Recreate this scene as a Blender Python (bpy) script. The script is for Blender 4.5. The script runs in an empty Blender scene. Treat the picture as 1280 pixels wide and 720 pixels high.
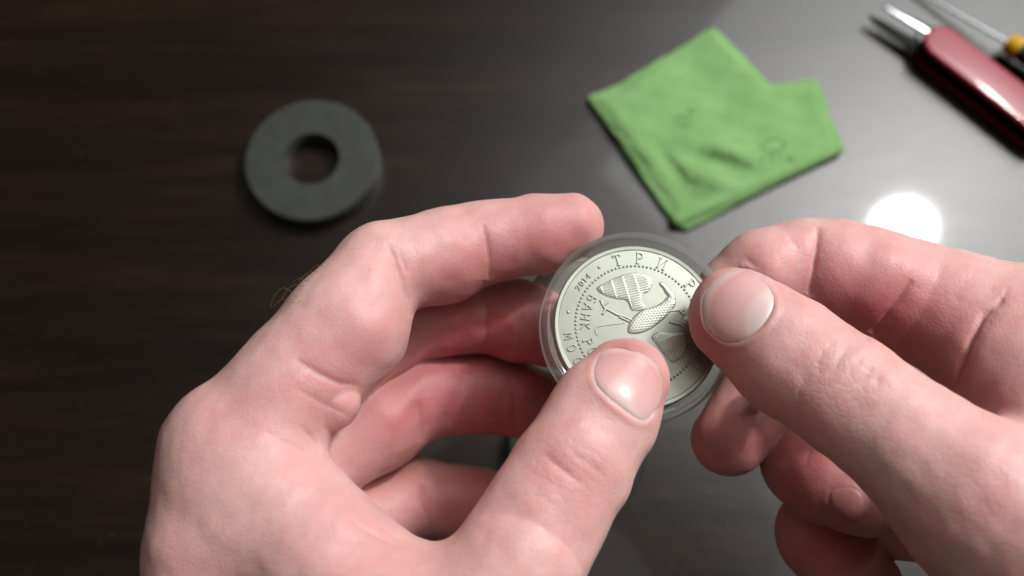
import bpy, bmesh, math, random
import numpy as np
from mathutils import Vector, Matrix

random.seed(7); rng = np.random.default_rng(7)
S = bpy.context.scene
COL = S.collection

# ------------------------------------------------------------------ camera
F_PX = 1108.0                                   # focal length in pixels of a 1280 wide frame
TILT = math.radians(18.0)                       # off the vertical
DIST = 0.38                                     # camera to desk along the axis
CAM = Vector((0, -DIST*math.sin(TILT), DIST*math.cos(TILT)))
AX = Vector((1, 0, 0)); UP = Vector((0, math.cos(TILT), math.sin(TILT))); FW = Vector((0, math.sin(TILT), -math.cos(TILT)))
cd = bpy.data.cameras.new('camera'); cam = bpy.data.objects.new('camera', cd); COL.objects.link(cam)
cd.sensor_width = 36.0; cd.lens = 36.0*F_PX/1280.0
cd.clip_start = 0.01; cd.clip_end = 20
cd.dof.use_dof = True; cd.dof.focus_distance = 0.200; cd.dof.aperture_fstop = 8.5
cam.matrix_world = Matrix(((AX.x, UP.x, -FW.x, CAM.x), (AX.y, UP.y, -FW.y, CAM.y), (AX.z, UP.z, -FW.z, CAM.z), (0, 0, 0, 1)))
S.camera = cam

# ------------------------------------------------------------------ light: one round room lamp, a dim room
w = bpy.data.worlds.new('World'); S.world = w; w.use_nodes = True
bg = w.node_tree.nodes['Background']
bg.inputs[0].default_value = (1.0, 0.88, 0.80, 1); bg.inputs[1].default_value = 0.05
def ray(px, py): return (AX*((px-640)/F_PX) + UP*((360-py)/F_PX) + FW).normalized()
def mirrored(px, py):
    """direction in which the desk, seen at a pixel, mirrors the room"""
    d = ray(px, py); return Vector((d.x, d.y, -d.z))
def desk_hit(px, py):
    d = ray(px, py); return CAM - d*(CAM.z/d.z)
def area(name, px, py, dist, shape, size, watts, col, size_y=None):
    ld = bpy.data.lights.new(name, 'AREA'); ld.shape = shape; ld.size = size; ld.energy = watts; ld.color = col
    if size_y: ld.size_y = size_y
    o = bpy.data.objects.new(name, ld); COL.objects.link(o); d = mirrored(px, py)
    o.location = desk_hit(px, py) + d*dist; o.rotation_euler = (-d).to_track_quat('-Z', 'Y').to_euler()
    return d
LAMP_DIR = area('room_lamp', 1128, 286, 1.05, 'DISK', 0.084, 6.3, (1.0, 0.97, 0.93))          # seen mirrored in the desk
WINDOW_DIR = area('window_light', 1170, 150, 1.7, 'RECTANGLE', 1.05, 19.5, (0.96, 1.0, 1.0), 1.15)   # large soft daylight, the grey sheen on the varnish
area('ceiling_bounce', 1000, 560, 2.2, 'DISK', 2.3, 11.0, (1.0, 0.97, 0.93))                       # the lit ceiling overhead

S.render.engine = 'CYCLES'
S.cycles.use_denoising = True
S.cycles.max_bounces = 10; S.cycles.transparent_max_bounces = 24; S.cycles.transmission_bounces = 10
S.cycles.sample_clamp_indirect = 4.0
S.cycles.caustics_reflective = False; S.cycles.caustics_refractive = True
S.cycles.blur_glossy = 0.5
S.view_settings.view_transform = 'Standard'; S.view_settings.look = 'None'
S.view_settings.exposure = 0.12; S.view_settings.gamma = 1.0; S.view_settings.use_curve_mapping = False

# ------------------------------------------------------------------ helpers
def cam_pt(px, py, z):
    """camera-space millimetres of a point seen at a pixel, z millimetres deep"""
    return np.array([(px-640.0)*z/F_PX, (360.0-py)*z/F_PX, z])
def to_world(P):
    P = np.asarray(P, float)*1e-3
    A = np.array(AX); U = np.array(UP); W = np.array(FW)
    return np.array(CAM) + P[..., 0:1]*A + P[..., 1:2]*U + P[..., 2:3]*W
def on_desk(px, py, h=0.0):
    """the point of the desk (or of a plane h above it) where a pixel's ray lands, metres"""
    d = AX*((px-640)/F_PX) + UP*((360-py)/F_PX) + FW
    t = (h-CAM.z)/d.z
    return CAM + d*t

def tag(o, label=None, cat=None, group=None, kind=None):
    if label: o['label'] = label
    if cat: o['category'] = cat
    if group: o['group'] = group
    if kind: o['kind'] = kind
    return o
def empty(name, mw):
    o = bpy.data.objects.new(name, None); COL.objects.link(o); o.empty_display_size = 0.01
    o.matrix_world = mw if isinstance(mw, Matrix) else Matrix.Translation(mw)
    return o
def mesh_obj(name, verts, faces, mat, parent=None, smooth=True):
    me = bpy.data.meshes.new(name)
    me.from_pydata([tuple(v) for v in verts], [], [tuple(int(i) for i in f) for f in faces])
    me.validate(); me.update()
    if smooth: me.polygons.foreach_set('use_smooth', [True]*len(me.polygons))
    me.materials.append(mat)
    o = bpy.data.objects.new(name, me); COL.objects.link(o)
    if parent: o.parent = parent
    return o
def fix_normals(o):
    bm = bmesh.new(); bm.from_mesh(o.data); bmesh.ops.recalc_face_normals(bm, faces=bm.faces); bm.to_mesh(o.data); bm.free()
    return o
def lathe(profile, n=96, closed=True):
    """closed (r, z) outline spun round z"""
    V, Fc = [], []; m = len(profile)
    for i in range(n):
        a = 2*math.pi*i/n
        for r, z in profile: V.append((r*math.cos(a), r*math.sin(a), z))
    for i in range(n):
        j = (i+1) % n
        for k in range(m if closed else m-1):
            l = (k+1) % m
            Fc.append((i*m+k, j*m+k, j*m+l, i*m+l))
    return V, Fc
def lathe_obj(name, profile, mat, parent=None, n=96, closed=True, smooth=True):
    V, Fc = lathe(profile, n, closed)
    o = mesh_obj(name, V, Fc, mat, parent, smooth)
    bm = bmesh.new(); bm.from_mesh(o.data)
    bmesh.ops.remove_doubles(bm, verts=bm.verts, dist=1e-7)
    bmesh.ops.recalc_face_normals(bm, faces=bm.faces); bm.to_mesh(o.data); bm.free()
    if smooth:
        m = o.modifiers.new('edge', 'EDGE_SPLIT'); m.split_angle = math.radians(40)
    return o
def prism(name, outline, z0, z1, mat, parent=None, bevel=0.0, seg=2):
    bm = bmesh.new()
    f = bm.faces.new([bm.verts.new((x, y, z0)) for x, y in outline])
    r = bmesh.ops.extrude_face_region(bm, geom=[f])
    bmesh.ops.translate(bm, verts=[v for v in r['geom'] if isinstance(v, bmesh.types.BMVert)], vec=(0, 0, z1-z0))
    bmesh.ops.recalc_face_normals(bm, faces=bm.faces)
    me = bpy.data.meshes.new(name); bm.to_mesh(me); bm.free()
    me.materials.append(mat); me.polygons.foreach_set('use_smooth', [True]*len(me.polygons))
    o = bpy.data.objects.new(name, me); COL.objects.link(o)
    if parent: o.parent = parent
    if bevel:
        b = o.modifiers.new('bevel', 'BEVEL'); b.width = bevel; b.segments = seg; b.limit_method = 'ANGLE'; b.angle_limit = math.radians(50)
    m = o.modifiers.new('edge', 'EDGE_SPLIT'); m.split_angle = math.radians(45)
    return o
def tube(path, rad, sides=6):
    """verts and faces of a round tube along a path; rad a number or one per point"""
    P = [Vector(p) for p in path]; n = len(P); V, Fc = [], []
    R = rad if hasattr(rad, '__len__') else [rad]*n
    ref = Vector((0.31, 0.22, 0.92))
    for i in range(n):
        t = (P[min(i+1, n-1)]-P[max(i-1, 0)]).normalized()
        a = t.cross(ref)
        if a.length < 1e-6: a = t.cross(Vector((1, 0, 0)))
        a.normalize(); b = t.cross(a)
        for k in range(sides):
            th = 2*math.pi*k/sides; V.append(P[i]+(a*math.cos(th)+b*math.sin(th))*R[i])
    for i in range(n-1):
        for k in range(sides):
            l = (k+1) % sides; Fc.append((i*sides+k, i*sides+l, (i+1)*sides+l, (i+1)*sides+k))
    Fc.append(tuple(range(sides-1, -1, -1))); Fc.append(tuple(range((n-1)*sides, n*sides)))
    return V, Fc

# ------------------------------------------------------------------ materials
def new_mat(name):
    m = bpy.data.materials.new(name); m.use_nodes = True
    nt = m.node_tree; return m, nt, nt.nodes['Principled BSDF']
def N(nt, t, **kw):
    n = nt.nodes.new(t)
    for k, v in kw.items(): setattr(n, k, v)
    return n
def ramp(nt, fac, stops):
    r = N(nt, 'ShaderNodeValToRGB'); e = r.color_ramp.elements
    while len(e) < len(stops): e.new(0.5)
    for el, (p, c) in zip(e, stops): el.position = p; el.color = (*c, 1) if len(c) == 3 else c
    nt.links.new(fac, r.inputs[0]); return r.outputs[0]
def coords(nt, scale=(1, 1, 1), rot=(0, 0, 0)):
    tc = N(nt, 'ShaderNodeTexCoord'); mp = N(nt, 'ShaderNodeMapping')
    mp.inputs['Scale'].default_value = scale; mp.inputs['Rotation'].default_value = rot
    nt.links.new(tc.outputs['Object'], mp.inputs[0]); return mp.outputs[0]
def noise(nt, vec, scale, detail=4, rough=0.55, dist=0.0):
    n = N(nt, 'ShaderNodeTexNoise'); n.inputs['Scale'].default_value = scale; n.inputs['Detail'].default_value = detail
    n.inputs['Roughness'].default_value = rough; n.inputs['Distortion'].default_value = dist
    nt.links.new(vec, n.inputs['Vector']); return n.outputs['Fac']
def bump(nt, h, strength, dist, prev=None):
    b = N(nt, 'ShaderNodeBump'); b.inputs['Strength'].default_value = strength; b.inputs['Distance'].default_value = dist
    nt.links.new(h, b.inputs['Height'])
    if prev is not None: nt.links.new(prev, b.inputs['Normal'])
    return b.outputs['Normal']
def mixc(nt, fac, a, b, mode='MIX'):
    m = N(nt, 'ShaderNodeMix', data_type='RGBA', blend_type=mode)
    if isinstance(fac, (int, float)): m.inputs[0].default_value = fac
    else: nt.links.new(fac, m.inputs[0])
    for sock, v in ((m.inputs[6], a), (m.inputs[7], b)):
        if isinstance(v, tuple): sock.default_value = (*v, 1)
        else: nt.links.new(v, sock)
    return m.outputs[2]
def maths(nt, op, a, b=0.0, clamp=False):
    m = N(nt, 'ShaderNodeMath', operation=op); m.use_clamp = clamp
    for s, v in ((m.inputs[0], a), (m.inputs[1], b)):
        if isinstance(v, (int, float)): s.default_value = v
        else: nt.links.new(v, s)
    return m.outputs[0]

def wood_mat():
    m, nt, p = new_mat('dark_wood')
    v = coords(nt, (1.0, 14.0, 1.0), (0, 0, math.radians(3)))
    big = noise(nt, v, 5.0, 5, 0.6, 0.6)
    vf = coords(nt, (1.0, 30.0, 1.0), (0, 0, math.radians(3)))
    fine = noise(nt, vf, 36.0, 7, 0.7, 0.4)
    mix = maths(nt, 'ADD', maths(nt, 'MULTIPLY', big, 0.55), maths(nt, 'MULTIPLY', fine, 0.45))
    col = ramp(nt, mix, [(0.28, (0.0022, 0.0010, 0.0007)), (0.5, (0.0095, 0.0044, 0.0025)), (0.74, (0.034, 0.0160, 0.0080))])
    dv = N(nt, 'ShaderNodeTexVoronoi'); dv.inputs['Scale'].default_value = 260.0; nt.links.new(coords(nt), dv.inputs['Vector'])
    keep = noise(nt, coords(nt), 55.0, 2)
    speck = maths(nt, 'MULTIPLY', ramp(nt, dv.outputs['Distance'], [(0.05, (1, 1, 1)), (0.11, (0, 0, 0))]), ramp(nt, keep, [(0.60, (0, 0, 0)), (0.66, (1, 1, 1))]))
    nt.links.new(mixc(nt, maths(nt, 'MULTIPLY', speck, 0.5), col, (0.20, 0.19, 0.18)), p.inputs['Base Color'])
    rg = maths(nt, 'ADD', maths(nt, 'MULTIPLY', fine, 0.12), 0.27)
    nt.links.new(rg, p.inputs['Roughness'])
    p.inputs['Specular IOR Level'].default_value = 0.46
    p.inputs['Coat Weight'].default_value = 0.30; p.inputs['Coat Roughness'].default_value = 0.062
    nt.links.new(bump(nt, fine, 0.25, 0.0004), p.inputs['Normal'])
    return m

def skin_mat():
    m, nt, p = new_mat('skin')
    v = coords(nt)
    blot = noise(nt, v, 70.0, 5, 0.6, 0.4)
    mott = noise(nt, v, 420.0, 3, 0.6)
    at = N(nt, 'ShaderNodeAttribute'); at.attribute_name = 'flush_and_shade'
    jt = N(nt, 'ShaderNodeAttribute'); jt.attribute_name = 'joint'
    base = ramp(nt, blot, [(0.28, (0.690, 0.365, 0.345)), (0.45, (0.735, 0.430, 0.405)), (0.60, (0.755, 0.470, 0.440)), (0.78, (0.750, 0.490, 0.435))])
    red = mixc(nt, at.outputs['Fac'], base, (0.46, 0.115, 0.122))  # skin redness, and shade of the inner fingers darkened into the colour
    c2 = mixc(nt, maths(nt, 'MULTIPLY', ramp(nt, mott, [(0.42, (0, 0, 0)), (0.68, (1, 1, 1))]), 0.20), red, (0.60, 0.27, 0.23))
    vein = noise(nt, v, 38.0, 2, 0.5, 1.2)
    c3 = mixc(nt, maths(nt, 'MULTIPLY', ramp(nt, vein, [(0.455, (0, 0, 0)), (0.5, (1, 1, 1)), (0.545, (0, 0, 0))]), 0.10), c2, (0.50, 0.37, 0.40))
    nt.links.new(c3, p.inputs['Base Color'])
    p.subsurface_method = 'RANDOM_WALK'
    p.inputs['Subsurface Weight'].default_value = 1.0
    p.inputs['Subsurface Radius'].default_value = (1.0, 0.30, 0.18)
    p.inputs['Subsurface Scale'].default_value = 0.0026
    nt.links.new(maths(nt, 'ADD', maths(nt, 'MULTIPLY', mott, 0.25), 0.36), p.inputs['Roughness']); p.inputs['Specular IOR Level'].default_value = 0.42
    vo = N(nt, 'ShaderNodeTexVoronoi', feature='DISTANCE_TO_EDGE'); vo.inputs['Scale'].default_value = 1100.0
    dv = N(nt, 'ShaderNodeMix', data_type='VECTOR'); dv.inputs[0].default_value = 0.0006
    nz = N(nt, 'ShaderNodeTexNoise'); nz.inputs['Scale'].default_value = 600.0
    nt.links.new(v, nz.inputs['Vector']); nt.links.new(v, dv.inputs[4]); nt.links.new(nz.outputs['Color'], dv.inputs[5])
    nt.links.new(dv.outputs[1], vo.inputs['Vector'])
    cells = ramp(nt, vo.outputs['Distance'], [(0.0, (0, 0, 0)), (0.22, (1, 1, 1))])
    vo2 = N(nt, 'ShaderNodeTexVoronoi', feature='DISTANCE_TO_EDGE'); vo2.inputs['Scale'].default_value = 420.0; vo2.inputs['Randomness'].default_value = 1.0
    dv2 = N(nt, 'ShaderNodeMix', data_type='VECTOR'); dv2.inputs[0].default_value = 0.0018
    nz2 = N(nt, 'ShaderNodeTexNoise'); nz2.inputs['Scale'].default_value = 260.0
    nt.links.new(v, nz2.inputs['Vector']); nt.links.new(v, dv2.inputs[4]); nt.links.new(nz2.outputs['Color'], dv2.inputs[5]); nt.links.new(dv2.outputs[1], vo2.inputs['Vector'])
    folds = maths(nt, 'MULTIPLY', ramp(nt, vo2.outputs['Distance'], [(0.0, (0, 0, 0)), (0.14, (1, 1, 1))]), maths(nt, 'ADD', maths(nt, 'MULTIPLY', jt.outputs['Fac'], 1.0), 0.22))
    b1 = bump(nt, cells, 0.20, 0.00014)
    b1 = bump(nt, folds, 0.20, 0.00022, b1)
    b2 = bump(nt, mott, 0.20, 0.0005, b1)
    b3 = bump(nt, noise(nt, v, 160.0, 3, 0.5), 0.12, 0.0012, b2)
    nt.links.new(b3, p.inputs['Normal'])
    return m
def nail_mat():
    m, nt, p = new_mat('nail')
    at = N(nt, 'ShaderNodeAttribute'); at.attribute_name = 'tone'
    col = ramp(nt, at.outputs['Fac'], [(0.0, (0.75, 0.58, 0.57)), (0.22, (0.74, 0.55, 0.54)), (0.32, (0.71, 0.45, 0.44)), (0.88, (0.68, 0.375, 0.36)), (0.95, (0.71, 0.50, 0.46)), (1.0, (0.72, 0.54, 0.50))])
    nt.links.new(col, p.inputs['Base Color'])
    p.inputs['Subsurface Weight'].default_value = 0.8; p.inputs['Subsurface Radius'].default_value = (1, 0.4, 0.3); p.inputs['Subsurface Scale'].default_value = 0.0012
    p.inputs['Roughness'].default_value = 0.27; p.inputs['Specular IOR Level'].default_value = 0.45
    v = coords(nt)
    nt.links.new(bump(nt, noise(nt, v, 500.0, 2), 0.10, 0.0003), p.inputs['Normal'])
    return m
def simple(name, col, rough=0.5, metal=0.0, spec=0.5, nscale=None, var=0.15, bstr=0.0, bdist=0.0003, coat=0.0):
    m, nt, p = new_mat(name)
    if nscale:
        n = noise(nt, coords(nt), nscale, 4)
        lo = tuple(c*(1-var) for c in col); hi = tuple(min(1, c*(1+var)) for c in col)
        nt.links.new(ramp(nt, n, [(0.3, lo), (0.7, hi)]), p.inputs['Base Color'])
        nt.links.new(maths(nt, 'ADD', maths(nt, 'MULTIPLY', n, 0.12), rough-0.06), p.inputs['Roughness'])
        if bstr: nt.links.new(bump(nt, n, bstr, bdist), p.inputs['Normal'])
    else:
        p.inputs['Base Color'].default_value = (*col, 1); p.inputs['Roughness'].default_value = rough
    p.inputs['Metallic'].default_value = metal; p.inputs['Specular IOR Level'].default_value = spec
    p.inputs['Coat Weight'].default_value = coat; p.inputs['Coat Roughness'].default_value = 0.05
    return m
def acrylic_mat():
    """thin clear plastic: what lies behind shows through, the surface mirrors more at grazing angles"""
    m, nt, p = new_mat('clear_acrylic'); nt.nodes.remove(p)
    tr = N(nt, 'ShaderNodeBsdfTransparent'); tr.inputs[0].default_value = (0.985, 0.99, 0.985, 1)
    gl = N(nt, 'ShaderNodeBsdfGlossy'); gl.inputs['Roughness'].default_value = 0.05
    fr = N(nt, 'ShaderNodeFresnel'); fr.inputs['IOR'].default_value = 1.49
    nt.links.new(bump(nt, noise(nt, coords(nt), 400.0, 2), 0.05, 0.0002), gl.inputs['Normal'])
    mx = N(nt, 'ShaderNodeMixShader'); nt.links.new(fr.outputs[0], mx.inputs[0]); nt.links.new(tr.outputs[0], mx.inputs[1]); nt.links.new(gl.outputs[0], mx.inputs[2])
    df = N(nt, 'ShaderNodeBsdfTranslucent'); df.inputs[0].default_value = (0.85, 0.86, 0.85, 1)
    d2 = N(nt, 'ShaderNodeBsdfDiffuse'); d2.inputs[0].default_value = (0.85, 0.86, 0.85, 1)
    ms = N(nt, 'ShaderNodeMixShader'); ms.inputs[0].default_value = 0.6; nt.links.new(df.outputs[0], ms.inputs[1]); nt.links.new(d2.outputs[0], ms.inputs[2])
    fc = ramp(nt, fr.outputs[0], [(0.0, (0.004,)*3), (0.25, (0.05,)*3), (1.0, (0.45,)*3)])
    m2 = N(nt, 'ShaderNodeMixShader'); nt.links.new(fc, m2.inputs[0]); nt.links.new(mx.outputs[0], m2.inputs[1]); nt.links.new(ms.outputs[0], m2.inputs[2])
    nt.links.new(maths(nt, 'MULTIPLY', fr.outputs[0], 0.7), mx.inputs[0])
    nt.links.new(m2.outputs[0], nt.nodes['Material Output'].inputs['Surface'])
    return m
def cloth_mat():
    m, nt, p = new_mat('green_microfibre')
    v = coords(nt)
    n = noise(nt, v, 90.0, 4); f = noise(nt, v, 1500.0, 3)
    col = ramp(nt, maths(nt, 'ADD', maths(nt, 'MULTIPLY', n, 0.7), maths(nt, 'MULTIPLY', f, 0.3)), [(0.3, (0.170, 0.340, 0.115)), (0.7, (0.240, 0.430, 0.170))])
    nt.links.new(col, p.inputs['Base Color'])
    p.inputs['Roughness'].default_value = 0.85; p.inputs['Specular IOR Level'].default_value = 0.15
    p.inputs['Sheen Weight'].default_value = 0.35; p.inputs['Sheen Roughness'].default_value = 0.5; p.inputs['Sheen Tint'].default_value = (0.6, 0.9, 0.5, 1)
    nt.links.new(bump(nt, f, 0.35, 0.0004, bump(nt, n, 0.3, 0.003)), p.inputs['Normal'])
    return m

M = dict(
    wood=wood_mat(), skin=skin_mat(), nail=nail_mat(), acrylic=acrylic_mat(), cloth=cloth_mat(),
    coin=simple('coin_field', (0.36, 0.376, 0.325), 0.34, 0.75, nscale=160.0, var=0.03),
    relief=simple('coin_relief', (0.42, 0.432, 0.380), 0.44, 0.65, nscale=900.0, var=0.05),
    ferrite=simple('ferrite', (0.040, 0.043, 0.040), 0.46, 0.0, 0.5, nscale=140.0, var=0.16, bstr=0.2),
    red=simple('red_plastic', (0.26, 0.005, 0.026), 0.36, 0.0, 0.32, coat=0.15),
    steel=simple('steel', (0.55, 0.56, 0.57), 0.28, 1.0, nscale=300.0, var=0.06),
    dark_steel=simple('dark_steel', (0.10, 0.10, 0.10), 0.35, 1.0, nscale=300.0, var=0.1),
    black=simple('black_plastic', (0.010, 0.010, 0.010), 0.40, 0.0, 0.5, nscale=300.0, var=0.2),
    yellow=simple('yellow_plastic', (0.62, 0.36, 0.015), 0.35, 0.0, 0.5, nscale=200.0, var=0.05),
    print=simple('dark_green_print', (0.055, 0.17, 0.050), 0.9, 0.0, 0.1, nscale=1200.0, var=0.4),
    blade=simple('black_blade', (0.006, 0.006, 0.006), 0.65, 0.0, 0.2, nscale=300.0),  # near-black, matt colour of the lower blade
    nail_shaded=simple('nail_with_painted_shade', (0.50, 0.21, 0.20), 0.42, 0.0, 0.4, nscale=300.0, var=0.05),  # nail colour darkened to paint in the thumb's shade
    hair=simple('brown_hair', (0.16, 0.10, 0.06), 0.5),
)

# ------------------------------------------------------------------ the desk
def build_desk():
    bm = bmesh.new()
    bmesh.ops.create_grid(bm, x_segments=2, y_segments=2, size=0.5)
    for v in bm.verts: v.co.x *= 1.5; v.co.y = v.co.y*0.85 + 0.05
    r = bmesh.ops.extrude_face_region(bm, geom=list(bm.faces))
    bmesh.ops.translate(bm, verts=[v for v in r['geom'] if isinstance(v, bmesh.types.BMVert)], vec=(0, 0, -0.025))
    bmesh.ops.recalc_face_normals(bm, faces=bm.faces)
    me = bpy.data.meshes.new('desk_surface'); bm.to_mesh(me); bm.free(); me.materials.append(M['wood'])
    o = bpy.data.objects.new('desk_surface', me); COL.objects.link(o)
    tag(o, 'dark brown wooden desk top with fine streaked grain and a gloss varnish', 'desk', kind='structure')
build_desk()

# ------------------------------------------------------------------ implicit surfaces
def round_cone(P, a, b, r1, r2):
    ba = b-a; l2 = float(ba@ba); rr = r1-r2
    if l2 < 1e-6 or l2 <= rr*rr:
        c, r = (a, r1) if r1 >= r2 else (b, r2)
        return np.sqrt(((P-c)**2).sum(1))-r
    a2 = l2-rr*rr; il2 = 1.0/l2
    pa = P-a; y = pa@ba; z = y-l2
    x = pa*l2-y[:, None]*ba; x2 = (x*x).sum(1)
    y2 = y*y*l2; z2 = z*z*l2
    k = np.sign(rr)*rr*rr*x2
    d = (np.sqrt(np.maximum(x2*a2*il2, 0))+y*rr)*il2-r1
    m1 = np.sign(z)*a2*z2 > k
    d = np.where(m1, np.sqrt(x2+z2)*il2-r2, d)
    m2 = (~m1) & (np.sign(y)*a2*y2 < k)
    d = np.where(m2, np.sqrt(x2+y2)*il2-r1, d)
    return d
def smin(a, b, k):
    h = np.maximum(k-np.abs(a-b), 0)/k
    return np.minimum(a, b)-h*h*k*0.25
class Chain:
    """a run of tapered round pieces through (px, py, depth mm, radius px); flat < 1 thins it along the view"""
    def __init__(s, pts, k=3.0, flat=1.0):
        s.P = [cam_pt(x, y, z) for x, y, z, r in pts]; s.R = [r*z/F_PX for x, y, z, r in pts]; s.k = k; s.flat = flat
        if len(s.P) > 1:
            A = np.array(s.P)*np.array([1, 1, 1/flat]); r = np.array(s.R)
            s.seg = (A[:-1], A[1:], np.maximum(r[:-1], r[1:]), np.minimum(r[:-1], r[1:]))
    def near(s, c):
        """cheap lower and upper bounds of the distance at one point"""
        if len(s.P) == 1: q = np.linalg.norm(c-s.P[0])-s.R[0]; return q-2, q+2
        a, b, big, small = s.seg; c = c*np.array([1, 1, 1/s.flat]); u = c-a
        t = np.clip((u*(b-a)).sum(1)/((b-a)**2).sum(1), 0, 1); q = np.sqrt(((u-t[:, None]*(b-a))**2).sum(1))
        g = 0.5+0.5*s.flat; lo = (q-big).min(); return (lo*g if lo > 0 else lo)-s.k, (q-small).min()
    def __call__(s, Q):
        sc = np.array([1, 1, 1/s.flat]); Q = Q*sc; d = None; g = 0.5+0.5*s.flat
        if len(s.P) == 1: return (np.sqrt(((Q-s.P[0]*sc)**2).sum(1))-s.R[0])*g
        lo, hi = Q.min(0), Q.max(0); c = ((lo+hi)/2)[None]; R = np.linalg.norm(hi-lo)/2
        n = len(s.P)-1
        if R < 40 and n > 1:
            a, b, big, small = s.seg
            u = c-a; t = np.clip((u*(b-a)).sum(1)/((b-a)**2).sum(1), 0, 1)
            q = np.sqrt(((u-t[:, None]*(b-a))**2).sum(1)); dc = q-big; lim = (q-small).min()+2*R+s.k
        else: dc = [0]*n; lim = 1
        for i in range(n):
            if dc[i] > lim: continue
            e = round_cone(Q, s.P[i]*sc, s.P[i+1]*sc, s.R[i], s.R[i+1])
            d = e if d is None else smin(d, e, s.k)
        return d*g
class Union:
    """chains that belong to one finger and melt into each other"""
    def __init__(s, chains, k): s.C = chains; s.kk = k
    def near(s, c):
        n = [q.near(c) for q in s.C]; return min(a for a, b in n)-s.kk, min(b for a, b in n)
    def __call__(s, P):
        d = None
        for q in s.C:
            e = q(P); d = e if d is None else smin(d, e, s.kk)
        return d
def tiled(f, P, T=10.0):
    """evaluate f over compact groups of points, so that far pieces can be skipped"""
    if len(P) < 200: return f(P)
    k = np.floor(P/T).astype(np.int64)+500; key = (k[:, 0]*1000+k[:, 1])*1000+k[:, 2]
    o = np.argsort(key, kind='stable'); ks = key[o]
    cut = np.concatenate([[0], np.nonzero(np.diff(ks))[0]+1, [len(P)]]); out = np.empty(len(P))
    for a, b in zip(cut[:-1], cut[1:]): out[o[a:b]] = f(P[o[a:b]])
    return out
def surface_nets(Vv, org, h):
    nx, ny, nz = Vv.shape; neg = Vv < 0
    cnt = np.zeros((nx-1, ny-1, nz-1), np.int8)
    for dx in (0, 1):
        for dy in (0, 1):
            for dz in (0, 1): cnt += neg[dx:nx-1+dx, dy:ny-1+dy, dz:nz-1+dz]
    I, J, K = np.nonzero((cnt > 0) & (cnt < 8))
    idx = -np.ones((nx-1, ny-1, nz-1), np.int64); idx[I, J, K] = np.arange(len(I))
    acc = np.zeros((len(I), 3)); n = np.zeros(len(I))
    for ax in range(3):
        o1, o2 = [a for a in range(3) if a != ax]
        for u in (0, 1):
            for v in (0, 1):
                s = [0, 0, 0]; s[o1] = u; s[o2] = v; e = list(s); e[ax] = 1
                va = Vv[I+s[0], J+s[1], K+s[2]]; vb = Vv[I+e[0], J+e[1], K+e[2]]
                m = (va < 0) != (vb < 0); t = va/np.where(m, va-vb, 1)
                q = np.tile(np.array(s, float), (len(I), 1)); q[:, ax] = t
                acc[m] += q[m]; n[m] += 1
    P = np.array(org)+(np.stack([I, J, K], 1)+acc/n[:, None])*h
    quads = []
    for ax in range(3):
        b, c = (ax+1) % 3, (ax+2) % 3
        sl0 = [slice(None)]*3; sl1 = [slice(None)]*3
        sl0[ax] = slice(0, -1); sl1[ax] = slice(1, None)
        A = neg[tuple(sl0)]; B = neg[tuple(sl1)]
        E = np.stack(np.nonzero(A != B), 1); sgn = A[tuple(E.T)]
        ok = (E[:, b] > 0) & (E[:, c] > 0) & (E[:, b] < Vv.shape[b]-1) & (E[:, c] < Vv.shape[c]-1)
        E = E[ok]; sgn = sgn[ok]
        def cell(db, dc):
            q = E.copy(); q[:, b] -= db; q[:, c] -= dc; return idx[tuple(q.T)]
        q = np.stack([cell(1, 1), cell(0, 1), cell(0, 0), cell(1, 0)], 1)
        q[~sgn] = q[~sgn][:, ::-1]
        quads.append(q)
    Q = np.concatenate(quads); return P, Q[(Q >= 0).all(1)]
def grad(f, P, e=0.15):
    G = np.empty_like(P)
    for a in range(3):
        D = np.zeros(3); D[a] = e
        G[:, a] = (f(P+D)-f(P-D))/(2*e)
    return G
def polygonise(f, lo, hi, h, newton=2, C=4, T=10.0):
    lo = np.array(lo, float); hi = np.array(hi, float)
    nc = np.ceil((hi-lo)/(h*C)).astype(int)+1
    gx = [lo[a]+(np.arange(nc[a])+0.5)*h*C-0.5*h for a in range(3)]
    G = np.stack(np.meshgrid(*gx, indexing='ij'), -1).reshape(-1, 3)
    dc = tiled(f, G, 24.0).reshape(nc)
    near = np.abs(dc) < h*C*2.2
    V = dc.repeat(C, 0).repeat(C, 1).repeat(C, 2).astype(np.float32)
    mk = near.repeat(C, 0).repeat(C, 1).repeat(C, 2)
    IJK = np.stack(np.nonzero(mk), 1)
    V[mk] = tiled(f, lo+IJK*h, T)
    P, Q = surface_nets(V, lo, h)
    for _ in range(newton):
        n = vert_normals(P, Q); d = tiled(f, P, T)
        P = P-n*np.clip(d, -h, h)[:, None]
    return P, Q
def vert_normals(P, Q):
    n = np.cross(P[Q[:, 2]]-P[Q[:, 0]], P[Q[:, 3]]-P[Q[:, 1]]); Nn = np.zeros_like(P)
    for k in range(4): np.add.at(Nn, Q[:, k], n)
    return Nn/np.maximum(np.linalg.norm(Nn, axis=1, keepdims=True), 1e-9)
def relax(P, Q, it=1, lam=0.5):
    for _ in range(it):
        A = np.zeros_like(P); c = np.zeros(len(P))
        for k in range(4):
            for m in ((k+1) % 4, (k+3) % 4):
                np.add.at(A, Q[:, k], P[Q[:, m]]); np.add.at(c, Q[:, k], 1)
        P = P+lam*(A/np.maximum(c, 1)[:, None]-P)
    return P
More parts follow.
